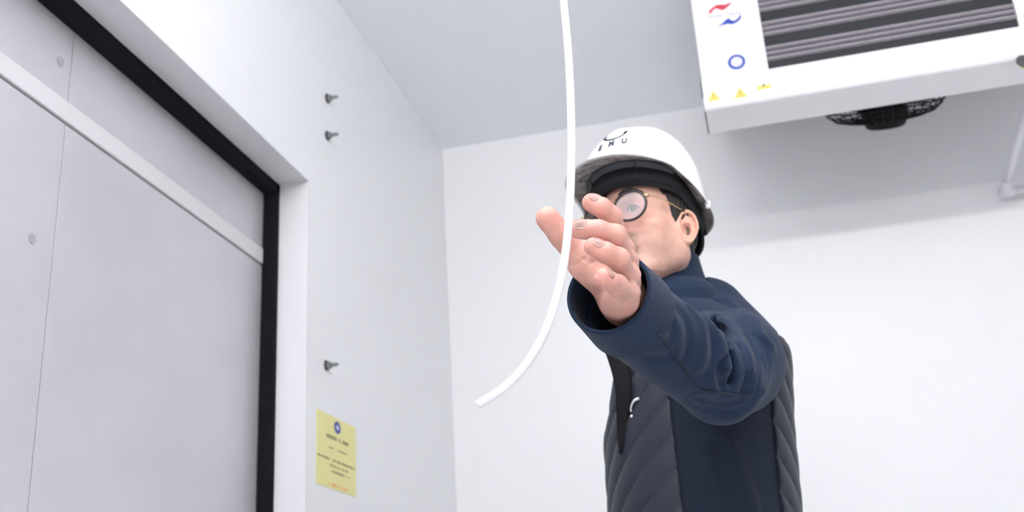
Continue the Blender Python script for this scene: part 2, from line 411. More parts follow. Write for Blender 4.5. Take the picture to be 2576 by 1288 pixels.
def boxd(P, c, h, M=None):
    q = P-np.asarray(c, F32)
    if M is not None: q = q@np.asarray(M, F32)
    q = np.abs(q)-np.asarray(h, F32)
    return np.linalg.norm(np.maximum(q, 0), axis=1)+np.minimum(q.max(1), 0)
def frame(z, x):
    z = np.asarray(z, float); z = z/np.linalg.norm(z); x = np.asarray(x, float); x = x-z*(x@z); x /= np.linalg.norm(x)
    return np.stack([x, np.cross(z, x), z], 1)       # columns
def isosurf(f, lo, hi, h, M=None):
    """sparse surface nets; M = optional rotated grid frame (columns = axes); lo/hi are in that frame"""
    B = 12; lo = np.asarray(lo, float); hi = np.asarray(hi, float)
    nb = np.maximum(np.ceil((hi-lo)/(h*B)).astype(int), 1); n = nb*B+1
    W = (lambda p: p@M.T.astype(F32)) if M is not None else (lambda p: p)
    g = np.stack(np.meshgrid(*[lo[i]+(np.arange(nb[i])+.5)*B*h for i in range(3)], indexing='ij'), -1).reshape(-1, 3).astype(F32)
    dc = f(W(g)); act = np.abs(dc) < B*h*.87*1.35
    F = np.repeat(np.repeat(np.repeat(np.where(dc > 0, 1., -1.).astype(F32).reshape(nb), B, 0), B, 1), B, 2)
    F = np.pad(F, ((0, 1), (0, 1), (0, 1)), mode='edge')
    ids = np.argwhere(act.reshape(nb))
    o = np.stack(np.meshgrid(*[np.arange(B+1)]*3, indexing='ij'), -1).reshape(-1, 3)
    for s0 in range(0, len(ids), 256):
        ii = (ids[s0:s0+256, None, :]*B+o[None]).reshape(-1, 3)
        v = f(W((lo+ii*h).astype(F32)))
        F[ii[:, 0], ii[:, 1], ii[:, 2]] = v
    s = F < 0
    c = np.zeros(tuple(n-1), np.uint8)
    offs = [(a, b, d_) for a in (0, 1) for b in (0, 1) for d_ in (0, 1)]
    for (a, b, d_) in offs: c += s[a:n[0]-1+a, b:n[1]-1+b, d_:n[2]-1+d_]
    cells = np.argwhere((c > 0) & (c < 8))
    idx = np.full(tuple(n-1), -1, np.int32); idx[cells[:, 0], cells[:, 1], cells[:, 2]] = np.arange(len(cells))
    C = np.stack([F[cells[:, 0]+a, cells[:, 1]+b, cells[:, 2]+d_] for (a, b, d_) in offs], 1)
    O = np.array(offs, float); acc = np.zeros((len(cells), 3)); cnt = np.zeros(len(cells))
    for i in range(8):
        for j in range(i+1, 8):
            if np.abs(O[i]-O[j]).sum() == 1:
                m_ = (C[:, i] < 0) != (C[:, j] < 0); t = C[m_, i]/(C[m_, i]-C[m_, j])
                acc[m_] += O[i]+(O[j]-O[i])*t[:, None]; cnt[m_] += 1
    vs = lo+(cells+acc/np.maximum(cnt, 1)[:, None])*h
    if M is not None: vs = vs@M.T
    quads = []
    for ax in range(3):
        u_, v_ = (ax+1) % 3, (ax+2) % 3
        sl0 = [slice(None)]*3; sl1 = [slice(None)]*3; sl0[ax] = slice(0, -1); sl1[ax] = slice(1, None)
        e = s[tuple(sl0)] != s[tuple(sl1)]
        E_ = np.argwhere(e); ok = (E_[:, u_] > 0) & (E_[:, v_] > 0) & (E_[:, u_] < n[u_]-1) & (E_[:, v_] < n[v_]-1); E_ = E_[ok]
        du = np.zeros(3, int); du[u_] = 1; dv = np.zeros(3, int); dv[v_] = 1
        q = [idx[tuple((E_-a_).T)] for a_ in (du+dv, dv, 0*du, du)]
        Q = np.stack(q, 1); fl = ~s[E_[:, 0], E_[:, 1], E_[:, 2]]
        Q[fl] = Q[fl][:, ::-1]; quads.append(Q)
    Q = np.concatenate(quads); Q = Q[(Q >= 0).all(1)]
    return vs, Q
def npmesh(name, vs, Q):
    me = bpy.data.meshes.new(name); me.vertices.add(len(vs)); me.vertices.foreach_set('co', vs.astype(F32).ravel())
    me.loops.add(Q.size); me.loops.foreach_set('vertex_index', Q.astype(np.int32).ravel())
    me.polygons.add(len(Q)); me.polygons.foreach_set('loop_start', np.arange(0, Q.size, 4, dtype=np.int32))
    me.update(calc_edges=True); me.validate(); return me
def iso_obj(name, f, lo, hi, h, material, parent, M=None):
    vs, Q = isosurf(f, lo, hi, h, M); return link(name, npmesh(name, vs, Q), material, parent, True)
def pick(f, x, y, t0=.8, off=0.0):
    """point where the line of sight through a photo pixel meets a modelled surface"""
    r = ray(x, y); r = r/np.linalg.norm(r); t = t0
    for _ in range(90):
        d_ = float(f((CAMP+r*t).astype(F32)[None])[0])
        if d_ < .0004: break
        t += d_*.8
        if t > 4: return None
    p = CAMP+r*(t-off); return p
# ------------------------------------------------------------------ pose
HF = np.array([-.45, -.89, .045]); HF /= np.linalg.norm(HF)                 # where the face looks
HL = np.cross([0, 0, 1], HF); HL /= np.linalg.norm(HL); HR = -HL; HU = np.cross(HR, HF)
HM = np.stack([HR, HF, HU], 1).astype(F32)                                  # columns: right, forward, up
HC = pY(1727, 573, 1.76) - HL*.077
def hw(x, y, z): return HC + HR*x + HF*y + HU*z
TF = np.array([-.955, -.30, 0]); TF /= np.linalg.norm(TF); TL = np.cross([0, 0, 1], TF)   # torso forward, left
TC = np.array([-.112, 1.87, 0])
SHO = pY(1868, 862, 1.69); ELB = pY(1812, 962, 1.44); WRI = pY(1568, 756, 1.185)
CUF = pY(1532, 736, 1.150)
SHO_R = TC - TL*.165 + np.array([0, 0, 1.36]); ELB_R = SHO_R + np.array([.03, .03, -.29]); WRI_R = ELB_R + TF*.14 + np.array([0, 0, -.20])
HIPZ = .93
def torso_prof(z, grow=0.0):
    zs = np.array([.80, .95, 1.05, 1.15, 1.25, 1.32, 1.37, 1.41, 1.445, 1.485, 1.54])
    a = np.array([.190, .180, .174, .176, .182, .186, .178, .150, .110, .078, .05])
    b = np.array([.145, .145, .146, .148, .149, .149, .146, .132, .110, .090, .07])
    s_ = np.array([.018, .016, .012, .008, .004, -.004, -.013, -.022, -.026, -.020, -.005])   # forward shift
    return np.interp(z, zs, a)+grow, np.interp(z, zs, b)+grow, np.interp(z, zs, s_)
def torso_d(P, grow=0.0):
    a, b, s_ = torso_prof(P[:, 2], grow)
    q = P-TC.astype(F32); u_ = q@TL.astype(F32); v_ = q@TF.astype(F32)-s_
    k = np.sqrt((u_/a)**2+(v_/b)**2); m_ = np.minimum(a, b)
    d_ = (k-1)*m_*.92
    d_ = smax(d_, P[:, 2]-1.53, .03); return smax(d_, .86-P[:, 2], .02)
NB = HC - HF*.035 - HU*.05; NE = np.array([TC[0]+.0, TC[1]-.0, 1.45]) + TF*.01
# ---- hand joints
Yo = 0.0
HJ = dict(
 index=[pY(1563, 628, 1.118), pY(1538, 545, 1.070), pY(1513, 522, 1.056), pY(1488, 510, 1.056)],
 middle=[pY(1572, 658, 1.108), pY(1548, 594, 1.054), pY(1505, 580, 1.040), pY(1457, 576, 1.042)],
 ring=[pY(1577, 694, 1.100), pY(1556, 652, 1.048), pY(1524, 636, 1.034), pY(1493, 622, 1.030)],
 pinky=[pY(1574, 736, 1.090), pY(1553, 718, 1.042), pY(1533, 707, 1.023), pY(1516, 698, 1.012)])
RJ = dict(index=[.0120, .0112, .0106, .0101], middle=[.0125, .0118, .0112, .0106], ring=[.0122, .0115, .0110, .0101], pinky=[.0112, .0105, .0096, .0094])
TH = [pY(1540, 716, 1.165), pY(1458, 650, 1.140), pY(1412, 592, 1.120), pY(1378, 549, 1.108)]; RT_ = [.017, .0150, .0134, .0136]
NAILS = [(HJ['index'], RJ['index'], (.45, -.78, .35), .0058, .0060), (HJ['middle'], RJ['middle'], (.30, -.90, .15), .0062, .0064),
         (HJ['ring'], RJ['ring'], (.55, -.75, .30), .0058, .0060), (HJ['pinky'], RJ['pinky'], (.5, -.8, .35), .0048, .0050), (TH, RT_, (.0, 1, -.7), .0078, .0085)]
CREASES = []
def hand_d(P):
    W = WRI
    palm = None
    for k_, rw in (('index', .019), ('middle', .0185), ('ring', .0175), ('pinky', .017)):
        m_ = HJ[k_][0]
        base = W + {'index': np.array([-.006, .006, .018]), 'middle': np.array([0, .003, .007]), 'ring': np.array([.002, -.003, -.004]), 'pinky': np.array([.003, -.008, -.014])}[k_]
        d_ = seg(P, base, m_, rw, RJ[k_][0]*1.02)
        palm = d_ if palm is None else smin(palm, d_, .010)
    hyp = seg(P, pY(1549, 762, 1.150), pY(1560, 742, 1.100), .0185, .0135); palm = smin(palm, hyp, .012)
    the = seg(P, pY(1530, 722, 1.165), pY(1470, 672, 1.142), .0175, .0165); palm = smin(palm, the, .014)
    web = seg(P, pY(1478, 640, 1.135), pY(1560, 640, 1.120), .0085, .010); palm = smin(palm, web, .012)
    palm = smin(palm, seg(P, pY(1500, 690, 1.14), pY(1560, 700, 1.12), .013, .014), .012)
    d_ = palm
    fore = seg(P, W, ELB, .0265, .030); d_ = smin(d_, fore, .018)
    # knuckles
    for k_ in HJ: d_ = smin(d_, np.linalg.norm(P-(HJ[k_][0]+np.array([.0025, -.001, .001])).astype(F32), axis=1)-RJ[k_][0]*.86, .006)
    # extensor tendons on the back of the hand
    for k_ in ('index', 'middle', 'ring', 'pinky'):
        a_ = HJ[k_][0]+np.array([.0100, .002, .001]); b_ = W+np.array([.020, -.004, .004])
        d_ = smin(d_, seg(P, a_, a_*.45+b_*.55, .0030, .0018), .007)
    fing = None
    for k_ in HJ:
        J = HJ[k_]; R_ = RJ[k_]
        f_ = seg(P, J[0], J[1], R_[0]*.92, R_[1]*.97)
        f_ = smin(f_, np.linalg.norm(P-J[1].astype(F32), axis=1)-R_[1]*1.03, .004)
        f_ = smin(f_, seg(P, J[1], J[2], R_[1]*.99, R_[2]), .003)
        f_ = smin(f_, seg(P, J[2], J[3], R_[2], R_[3]), .003)
        # creases on the palm side of the joints and over the knuckles
        for jj, rr in ((1, R_[1]), (2, R_[2])):
            ax = J[jj+1]-J[jj-1]; ax /= np.linalg.norm(ax)
            q = (P-J[jj].astype(F32))@ax.astype(F32)
            rad = np.linalg.norm(P-J[jj].astype(F32), axis=1)
            for o_ in (-.0022, .0, .0022): f_ = f_ + .00028*np.exp(-((q-o_)/.0005)**2)*(rad < rr*1.6)
        fing = f_ if fing is None else smin(fing, f_, .0010)
    d_ = smin(d_, fing, .0035)
    t_ = seg(P, TH[0], TH[1], RT_[0], RT_[1]); t_ = smin(t_, seg(P, TH[1], TH[2], RT_[1], RT_[2]), .006)
    tm = TH[2]*.35+TH[3]*.65
    t_ = smin(t_, seg(P, TH[2], TH[3], RT_[2], RT_[3]), .005)
    d_ = smin(d_, t_, .009)
    for (J, R_, side, w_, l_) in NAILS:
        ax = J[3]-J[2]; ax = ax/np.linalg.norm(ax); sd = np.asarray(side, float); sd = sd-ax*(sd@ax); sd /= np.linalg.norm(sd); cr_ = np.cross(ax, sd)
        q = P-(J[3]-ax*R_[3]*.35).astype(F32); rho = np.sqrt((q@ax.astype(F32)/l_)**2+(q@cr_.astype(F32)/w_)**2)
        d_ = d_+np.where((q@sd.astype(F32) > 0) & (np.abs(d_) < .003), .0007*np.exp(-((rho-1.12)/.14)**2), 0).astype(F32)
    for pl, rr, aa in CREASES:
        dd = None
        for i in range(len(pl)-1):
            t2 = seg(P, pl[i], pl[i+1], 0, 0); dd = t2 if dd is None else np.minimum(dd, t2)
        d_ = d_+aa*np.exp(-(dd/rr)**2)
    return d_
def head_d(P):
    q = (P-HC.astype(F32))@HM; x, y, z = q[:, 0], q[:, 1], q[:, 2]; qa = q.copy(); qa[:, 0] = np.abs(x)
    d_ = ell(q, (0, -.010, .042), (.0765, .093, .088))
    d_ = smin(d_, ell(q, (0, .030, -.022), (.0600, .066, .078)), .03)
    d_ = smin(d_, ell(q, (0, .048, .045), (.056, .045, .045)), .02)
    jaw = seg(qa, (.056, .004, -.045), (.018, .078, -.092), .020, .020); d_ = smin(d_, jaw, .022)
    d_ = smin(d_, seg(qa, (.056, .006, -.010), (.055, .006, -.05), .017, .017), .02)
    d_ = smin(d_, ell(qa, (.040, .046, -.026), (.022, .029, .032)), .02)
    d_ = smin(d_, ell(q, (0, .087, -.093), (.020, .016, .016)), .012)
    d_ = smin(d_, ell(qa, (.041, .062, -.004), (.021, .020, .015)), .016)     # cheekbones
    d_ = smin(d_, seg(qa, (.012, .094, .040), (.040, .078, .041), .0085, .008), .010)   # brow ridge
    d_ = smax(d_, -ell(qa, (.031, .102, .024), (.017, .014, .011)), .010)     # eye sockets
    d_ = smin(d_, ell(qa, (.031, .080, .023), (.0150, .0138, .0135)), .003)   # lids
    d_ = smax(d_, -ell(qa, (.031, .0960, .0210), (.0130, .0080, .0040)), .0012)
    d_ = smin(d_, seg(q, (0, .095, .034), (0, .118, -.006), .0070, .0092), .008)   # nose
    d_ = smin(d_, ell(qa, (.0110, .106, -.010), (.0070, .009, .0065)), .005)
    d_ = smax(d_, -ell(qa, (.0065, .112, -.0165), (.0035, .005, .003)), .002)
    d_ = smin(d_, ell(q, (0, .090, -.040), (.028, .016, .022)), .012)         # mouth area
    d_ = smin(d_, seg(qa, (.0, .1055, -.0365), (.018, .098, -.039), .0046, .0026), .003)
    d_ = smin(d_, seg(qa, (.0, .1045, -.0475), (.016, .097, -.0455), .0052, .0028), .003)
    d_ = smax(d_, -seg(qa, (.0, .1105, -.0420), (.024, .094, -.0405), .0010, .0008), .002)
    d_ = smax(d_, -seg(qa, (.022, .098, -.016), (.033, .090, -.040), .0026, .0020), .007)   # smile fold
    # ears
    ec = np.array([.0770, .001, -.002], F32)
    EM = frame((.80, .58, 0.05), (0, -.10, 1))                               # cols: ear up, across, outward
    e = ((qa-ec)/F32(1.0))@EM.astype(F32); eu, ev, eo = e[:, 0], e[:, 1], e[:, 2]
    prof = np.sqrt((eu/.031)**2+((ev*(1+.35*np.clip(-eu/.03, 0, 1)))/.0185)**2)
    disc = smax((prof-1)*.0185, np.abs(eo-.004*prof)-.0030, .003)
    disc = smin(disc, smax(np.abs((prof-.93)*.0185)-.0024, np.abs(eo-.0065)-.0042, .002), .0015)       # helix rim
    disc = smin(disc, seg(e, (.012, .003, .004), (-.012, .0065, .004), .0020, .0022), .003)
    disc = smax(disc, -ell(e, (-.004, -.002, .006), (.0120, .0085, .0095)), .002)                      # concha
    disc = smin(disc, ell(e, (-.004, .0125 if False else -.0125, .003), (.006, .004, .004)), .003)
    disc = smin(disc, ell(e, (-.026, -.003, .002), (.008, .0085, .0042)), .005)
    d_ = smin(d_, disc, .003)
    inside = np.exp(-(np.maximum(prof-.9, 0)/.05)**2)*(eo > -.004)
    d_ = d_+.0022*np.exp(-((prof-.74)/.09)**2)*inside*(ev > -.010)
    d_ = smax(d_, -ell(e, (-.003, .0005, .006), (.0115, .0078, .0105)), .002)
    d_ = smin(d_, ell(e, (-.005, -.0105, .002), (.0055, .0035, .0045)), .002)
    d_ = smin(d_, seg(P, NB, NE, .056, .062), .022)
    return d_
def body_rest(P):
    d_ = torso_d(P, -.028)
    d_ = smin(d_, seg(P, SHO+np.array([-.03, .03, -.03]), ELB, .036, .029), .02); d_ = smin(d_, seg(P, SHO_R, ELB_R, .050, .036), .03)
    d_ = smin(d_, seg(P, ELB_R, WRI_R, .036, .026), .02)
    d_ = smin(d_, ell(P, WRI_R+TF*.02+np.array([0, 0, -.05]), (.035, .018, .055)), .02)
    for s_ in (1, -1):
        hp = TC+TL*.085*s_+np.array([0, 0, .88]); kn = TC+TL*.10*s_+TF*.02+np.array([0, 0, .48]); an = TC+TL*.11*s_-TF*.02+np.array([0, 0, .08])
        d_ = smin(d_, seg(P, hp, kn, .082, .052), .03); d_ = smin(d_, seg(P, kn, an, .052, .036), .02)
        d_ = smin(d_, seg(P, an, an+TF*.14+np.array([0, 0, -.03]), .036, .026), .02)
    return d_
# ---- the wearer
per = empty('person', (float(TC[0]), float(TC[1]), 0), 'man in navy jacket and white hard hat reaching towards the hanging cord', 'person')
FA_ = frame(WRI-ELB, (0, 0, 1))                      # forearm frame, z towards the hand
CUTP = WRI*.72+ELB*.28; CUTN = FA_[:, 2]
def all_body(P):
    d_ = smin(body_rest(P), head_d(P), .02)
    return smin(d_, seg(P, WRI, ELB, .0265, .030), .02)
# three resolutions of the one body, cut by common planes and bridged
def part_mesh(f, lo, hi, h, planes, M=None):
    vs, Q = isosurf(f, lo, hi, h, M); me = npmesh('b', vs, Q); bm = bmesh.new(); bm.from_mesh(me); bpy.data.meshes.remove(me)
    for (co_, no) in planes:
        bmesh.ops.bisect_plane(bm, geom=bm.verts[:]+bm.edges[:]+bm.faces[:], plane_co=Vector(co_), plane_no=Vector(no), clear_outer=True, dist=1e-5)
    return bm
for pix, rr, aa in (([(1434, 668), (1452, 664), (1470, 652), (1482, 640)], .0030, .0012), ([(1500, 742), (1506, 720), (1500, 690), (1488, 660)], .0022, .0016), ([(1532, 738), (1560, 742), (1585, 736)], .0014, .0010)):
    pp = [pick(hand_d, x_, y_) for (x_, y_) in pix]; CREASES_ = [p for p in pp if p is not None]
    if len(CREASES_) > 1: CREASES.append((spline(CREASES_, 3), rr, aa))
wl_ = CUTP@FA_
hl = [min(j@FA_[:, i] for J in list(HJ.values())+[TH, [WRI]] for j in J)-.03 for i in range(3)]
hh = [max(j@FA_[:, i] for J in list(HJ.values())+[TH, [WRI]] for j in J)+.03 for i in range(3)]
hl[2] = wl_[2]-.006; hl[0] -= .02; hl[1] -= .02
b_hand = part_mesh(hand_d, hl, hh, .00095, [(CUTP, tuple(-CUTN))], FA_)
ZN = 1.505
b_head = part_mesh(lambda P: smin(head_d(P), torso_d(P, -.028), .02), [HC[0]-.13, HC[1]-.15, ZN-.012], [HC[0]+.15, HC[1]+.15, HC[2]+.16], .0017, [((0, 0, ZN), (0, 0, -1))])
b_rest = part_mesh(all_body, [-.60, 1.15, .0], [.30, 2.25, ZN+.02], .007, [((0, 0, ZN), (0, 0, 1)), (CUTP, tuple(CUTN))])
bm = bmesh.new()
for b_ in (b_rest, b_head, b_hand):
    me = bpy.data.meshes.new('t'); b_.to_mesh(me); b_.free(); bm.from_mesh(me); bpy.data.meshes.remove(me)
for (pc, pn) in (((0, 0, ZN), (0, 0, 1)), (CUTP, CUTN)):
    pc = Vector(pc); pn = Vector(pn)
    es = [e for e in bm.edges if e.is_boundary and all(abs((v.co-pc).dot(pn)) < 2e-4 for v in e.verts) and (e.verts[0].co-pc).length < 1.9 and (abs(pn.z) > .99 or (e.verts[0].co-pc).length < .1)]
    try: bmesh.ops.bridge_loops(bm, edges=es)
    except Exception as ex: print('bridge', ex)
bmesh.ops.recalc_face_normals(bm, faces=bm.faces[:])
me = bpy.data.meshes.new('body'); bm.to_mesh(me); bm.free()
n_ = len(me.vertices); co_ = np.empty(n_*3, F32); me.vertices.foreach_get('co', co_); co_ = co_.reshape(-1, 3)
# skin tone: own colour of the skin (stubble, lips, redder fingertips and ears)
q = (co_-HC.astype(F32))@HM; x, y, z = np.abs(q[:, 0]), q[:, 1], q[:, 2]
tone = np.tile(np.array([.67, .39, .305], F32), (n_, 1))
ishead = (co_[:, 2] > 1.42) & (co_[:, 1] > 1.5)
def ss(a, b, v): t = np.clip((v-a)/(b-a), 0, 1); return t*t*(3-2*t)
stub = ss(.018, -.03, z+.25*np.maximum(x-.03, 0)*0)*ss(-.02, .02, y)*ishead*ss(-.16, -.12, z)
stub = np.maximum(stub*ss(-.010, -.050, z-.2*np.maximum(.045-x, 0)), 0)
tone = tone*(1-.30*stub[:, None])+np.array([.22, .16, .14], F32)*(.26*stub[:, None])
mo = (np.exp(-((z+.026)/.0075)**2)*ss(.036, .016, x)+.7*np.exp(-((z+.075)/.018)**2)*ss(.040, .015, x)+.8*np.exp(-((x-.028)/.008)**2)*ss(-.075, -.05, z)*ss(-.015, -.03, z))*ss(.070, .095, y)*ishead
mo = np.clip(mo, 0, 1)
tone = tone*(1-.48*mo[:, None])
lip = ss(.012, .004, np.abs(z+.042))*ss(.024, .016, x)*ss(.093, .099, y)*ishead
tone = tone*(1-lip[:, None])+np.array([.55, .25, .21], F32)*lip[:, None]
earr = ss(.072, .080, x)*ss(.05, .02, np.abs(z))*ishead
tone = tone*(1-.5*earr[:, None])+np.array([.78, .40, .30], F32)*.5*earr[:, None]
ish = co_[:, 1] < 1.3
tone[ish] = np.array([.65, .355, .29], F32)
for J in list(HJ.values())+[TH]:
    dd = np.linalg.norm(co_-J[3].astype(F32), axis=1); r_ = ss(.028, .006, dd)*ish
    tone = tone*(1-.45*r_[:, None])+np.array([.80, .34, .29], F32)*.45*r_[:, None]
    for jj in (1, 2):
        dd = np.linalg.norm(co_-(J[jj]+np.array([.006, -.004, .004])).astype(F32), axis=1); r_ = ss(.009, .002, dd)*ish
        tone = tone*(1-.28*r_[:, None])+np.array([.60, .24, .20], F32)*.28*r_[:, None]
ca = me.color_attributes.new('tone', 'FLOAT_COLOR', 'POINT')
ca.data.foreach_set('color', np.concatenate([tone, np.ones((n_, 1), F32)], 1).astype(F32).ravel())
link('body', me, 'skin', per, True)
# finger nails
NAILS_DONE = []
def nail(J, R_, side, w_, l_, name='fingernail'):
    ax = J[3]-J[2]; ax /= np.linalg.norm(ax); sd = np.asarray(side, float); sd = sd-ax*(sd@ax); sd /= np.linalg.norm(sd); cr_ = np.cross(ax, sd)
    c = J[3]-ax*R_[3]*.35; NAILS_DONE.append(1)
    mb = MB(); P_ = []
    for i in range(9):
        t = -1+2*i/8; row = []
        for j in range(9):
            s_ = -1+2*j/8; wl2 = w_*(math.sqrt(max(1-.35*t*t, 0)))*(1-.0*t)
            if t < -.5: wl2 *= math.sqrt(max(0, 1-((-t-.5)/.62)**2))
            ang = s_*wl2/R_[3]; rr = R_[3]*(1.0-.10*max(t, 0)**2)+.0011-.0010*max(-t, 0)**3
            row.append(c+ax*(t*l_)+sd*(rr*math.cos(ang))+cr_*(rr*math.sin(ang)))
        P_.append(row)
    mb.grid(P_); bmesh.ops.solidify(mb.bm, geom=mb.bm.faces[:], thickness=-.0008)
    mb.build(name, 'nail', per, True)
for n__ in NAILS: nail(*n__)
# ---- hair
def hair_d(P):
    q = (P-HC.astype(F32))@HM; x, y, z = q[:, 0], q[:, 1], q[:, 2]; ax_ = np.abs(x)
    d_ = ell(q, (0, -.012, .042), (.0825, .098, .093))
    nape = seg(P, NB-HF*.008, NE-HF*.008, .058, .060)
    d_ = smin(d_, nape, .02)
    ear = ell(np.stack([ax_, y, z], 1), (.084, -.010, -.006), (.026, .021, .031))
    top = .052-z+.0*y                                                     # keep above this height
    side = np.maximum(np.maximum(y-.030-.35*(z-.02), (.006-.02*0)-y-.0), -.022-z+.9*np.maximum(y-.022, 0))
    side = np.maximum(np.maximum(y-(.034+.30*(z-.03)), -.02-y), -.016-z+1.4*np.maximum(y-.014, 0))
    back = np.maximum(np.maximum(y+.028, -.115-z), -.2-y)
    reg = np.minimum(np.minimum(np.maximum(top, y-.05), side), back)
    d_ = smax(d_, reg, .006); d_ = smax(d_, -ear, .004)
    st = np.sin(x*900+y*500+z*60)*.0006+np.sin(y*1300-z*200)*.0005
    return d_+st
iso_obj('hair', hair_d, [HC[0]-.13, HC[1]-.13, HC[2]-.16], [HC[0]+.14, HC[1]+.15, HC[2]+.15], .0018, 'hair', per)
for s_ in (1, -1):     # eyebrows and eyes
    pts_ = [hw(s_*.012, .1050, .0470), hw(s_*.024, .1035, .0530), hw(s_*.037, .0965, .0535), hw(s_*.049, .084, .0475)]
    MB().tube(spline(pts_, 5), list(np.interp(np.arange(16), [0, 7, 15], [.0012, .0042, .0012])), 8).build('eyebrow', 'hair', per, True)
    MB().tube(spline([hw(s_*.0185, .0895, .0205), hw(s_*.025, .0950, .0255), hw(s_*.033, .0955, .0265), hw(s_*.0435, .0885, .0200)], 5), .0011, 6).build('eyelashes', 'hair', per, True)
    ec = hw(s_*.031, .0815, .0215); mb = MB(); bmesh.ops.create_uvsphere(mb.bm, u_segments=24, v_segments=16, radius=.0122, matrix=Matrix.Translation(Vector(ec)))
    eo = mb.build('eyeball', 'eye_white', per, True)
    dr = HF+np.array([.12, -.05, -.06]); dr /= np.linalg.norm(dr); fr_ = frame(dr, HU)
    for (nm_, mt_, amax, rr_) in (('iris', 'iris', 30, .01235), ('pupil', 'pad_black', 13, .01245)):
        mb = MB(); mb.grid([[ec+dr*rr_*math.cos(al)+(fr_[:, 0]*math.cos(t)+fr_[:, 1]*math.sin(t))*rr_*math.sin(al) for al in np.radians(np.linspace(.5, amax, 5))] for t in np.linspace(0, 2*math.pi, 24, endpoint=False)], close_u=True)
        mb.build(nm_, mt_, eo if nm_ == 'iris' else eo, True)
# ---- jacket
AX = CUF-ELB; SEAM = CUF*.66+ELB*.34
SEAM = pY(1585, 790, 1.215)
def sleeve_core(P):
    d_ = seg(P, SHO+np.array([-.018, .03, -.014]), SHO*.5+ELB*.5+np.array([0, 0, -.004]), .078, .068); d_ = smin(d_, seg(P, SHO*.5+ELB*.5+np.array([0, 0, -.004]), ELB, .068, .054), .03)
    d_ = smin(d_, seg(P, ELB, SEAM, .0545, .0505), .010)
    d_ = smin(d_, seg(P, SEAM, CUF, .0505, .0475), .01)
    return d_
def jacket_base(P):
    d_ = torso_d(P, .001)
    d_ = smin(d_, ell(P, TC+TL*.09-TF*.02+np.array([0, 0, 1.365]), (.08, .08, .05)), .03)
    s_ = seg(P, SHO_R, ELB_R, .080, .062); s_ = smin(s_, seg(P, ELB_R, WRI_R, .060, .046), .03); d_ = smin(d_, s_, .05)
    return d_
DIRF = (CUF-SEAM)/np.linalg.norm(CUF-SEAM)
BLADES = []
FOLDS = []          # (polyline, radius, depth sign)
def folds_apply(P, d_):
    for (pl, r_, a_) in FOLDS:
        dd = None
        near = np.linalg.norm(P-pl.mean(0).astype(F32), axis=1) < .25
        if not near.any(): continue
        Pn = P[near]
        for i in range(len(pl)-1):
            t_ = seg(Pn, pl[i], pl[i+1], 0, 0); dd = t_ if dd is None else np.minimum(dd, t_)
        d_[near] += a_*np.exp(-(dd/r_)**2)
    return d_
def cut_end(P, d_):
    d_ = smax(d_, (P-(SEAM+DIRF*.004).astype(F32))@DIRF.astype(F32), .002) if False else d_
    hole = np.minimum(seg(P, CUF+DIRF*.08, SEAM, .044, .0435), seg(P, SEAM, SEAM+(ELB-SEAM)*.25, .0435, .042))
    near_hand = (P-(SEAM).astype(F32))@DIRF.astype(F32)
    return hole, near_hand
def sleeve_d(P):
    d_ = sleeve_core(P)
    hole, nh = cut_end(P, d_)
    d_ = smax(d_, -hole, .003)
    return np.maximum(d_, nh-.004)
def jacket_d(P):
    d_ = smin(jacket_base(P), sleeve_core(P), .022)
    d_ = folds_apply(P, d_)
    for (bp, bn) in BLADES:
        near = np.linalg.norm(P-bp.mean(0).astype(F32), axis=1) < .14
        if near.any():
            Pn = P[near]; bd = None
            for p_, n_ in zip(bp, bn):
                t_ = seg(Pn, p_, p_+n_*.017, .0072, .0050); bd = t_ if bd is None else np.minimum(bd, t_)
            dn = d_[near]; d_[near] = smax(dn, -bd, .006)
    hole, nh = cut_end(P, d_)
    d_ = smax(d_, -hole, .003); arm = seg(P, SEAM, CUF, .0, .0) < .09
    d_ = np.where(arm, np.maximum(d_, nh-.014), d_)
    # neck opening
    d_ = smax(d_, -seg(P, NB, NE+np.array([0, 0, .0]), .064, .068), .01)
    return np.maximum(d_, .80-P[:, 2])
base_pick = lambda P: smin(jacket_base(P), sleeve_core(P), .022)
def fold(pix, r_, a_):
    pp = [pick(base_pick, x, y) for (x, y) in pix]; pp = [p for p in pp if p is not None]
    if len(pp) > 1: FOLDS.append((spline(pp, 3), r_*(.85 if abs(a_) < .02 else 1), a_*(1.7 if abs(a_) < .02 else 1)))
# the deep fold in the crook of the elbow, then lighter creases
fold([(1770, 806), (1800, 845), (1818, 885), (1824, 925)], .012, -.008)
fold([(1770, 790), (1800, 800), (1840, 830), (1872, 880), (1882, 930)], .010, -.010)
def blade(pix):
    pp = [pick(base_pick, x, y) for (x, y) in pix]; pl = spline(pp, 8); nn = []
    for p_ in pl:
        g_ = np.array([float(base_pick((p_+np.eye(3)[i]*.003).astype(F32)[None])[0]-base_pick((p_-np.eye(3)[i]*.003).astype(F32)[None])[0]) for i in range(3)]); g_ /= np.linalg.norm(g_)
        v_ = p_-CAMP; v_ /= np.linalg.norm(v_); n_ = -g_*.5+v_*.8-RT*.25; nn.append(n_/np.linalg.norm(n_))
    BLADES.append((pl, np.array(nn)))
blade([(1796, 806), (1820, 832), (1836, 862), (1845, 895), (1848, 930), (1843, 962)])
fold([(1820, 968), (1812, 930), (1822, 900)], .008, .010)
fold([(1870, 985), (1880, 950), (1876, 915), (1860, 870)], .007, .006)
fold([(1905, 985), (1912, 940), (1905, 890), (1880, 840)], .007, .005)
fold([(1930, 960), (1935, 910), (1915, 860)], .007, .004)
fold([(1893, 992), (1897, 950), (1890, 900), (1868, 850)], .006, -.004)
fold([(1920, 985), (1926, 930), (1912, 880), (1885, 830)], .006, -.004)
fold([(1760, 775), (1800, 772), (1850, 795), (1895, 840), (1925, 890)], .009, .004)
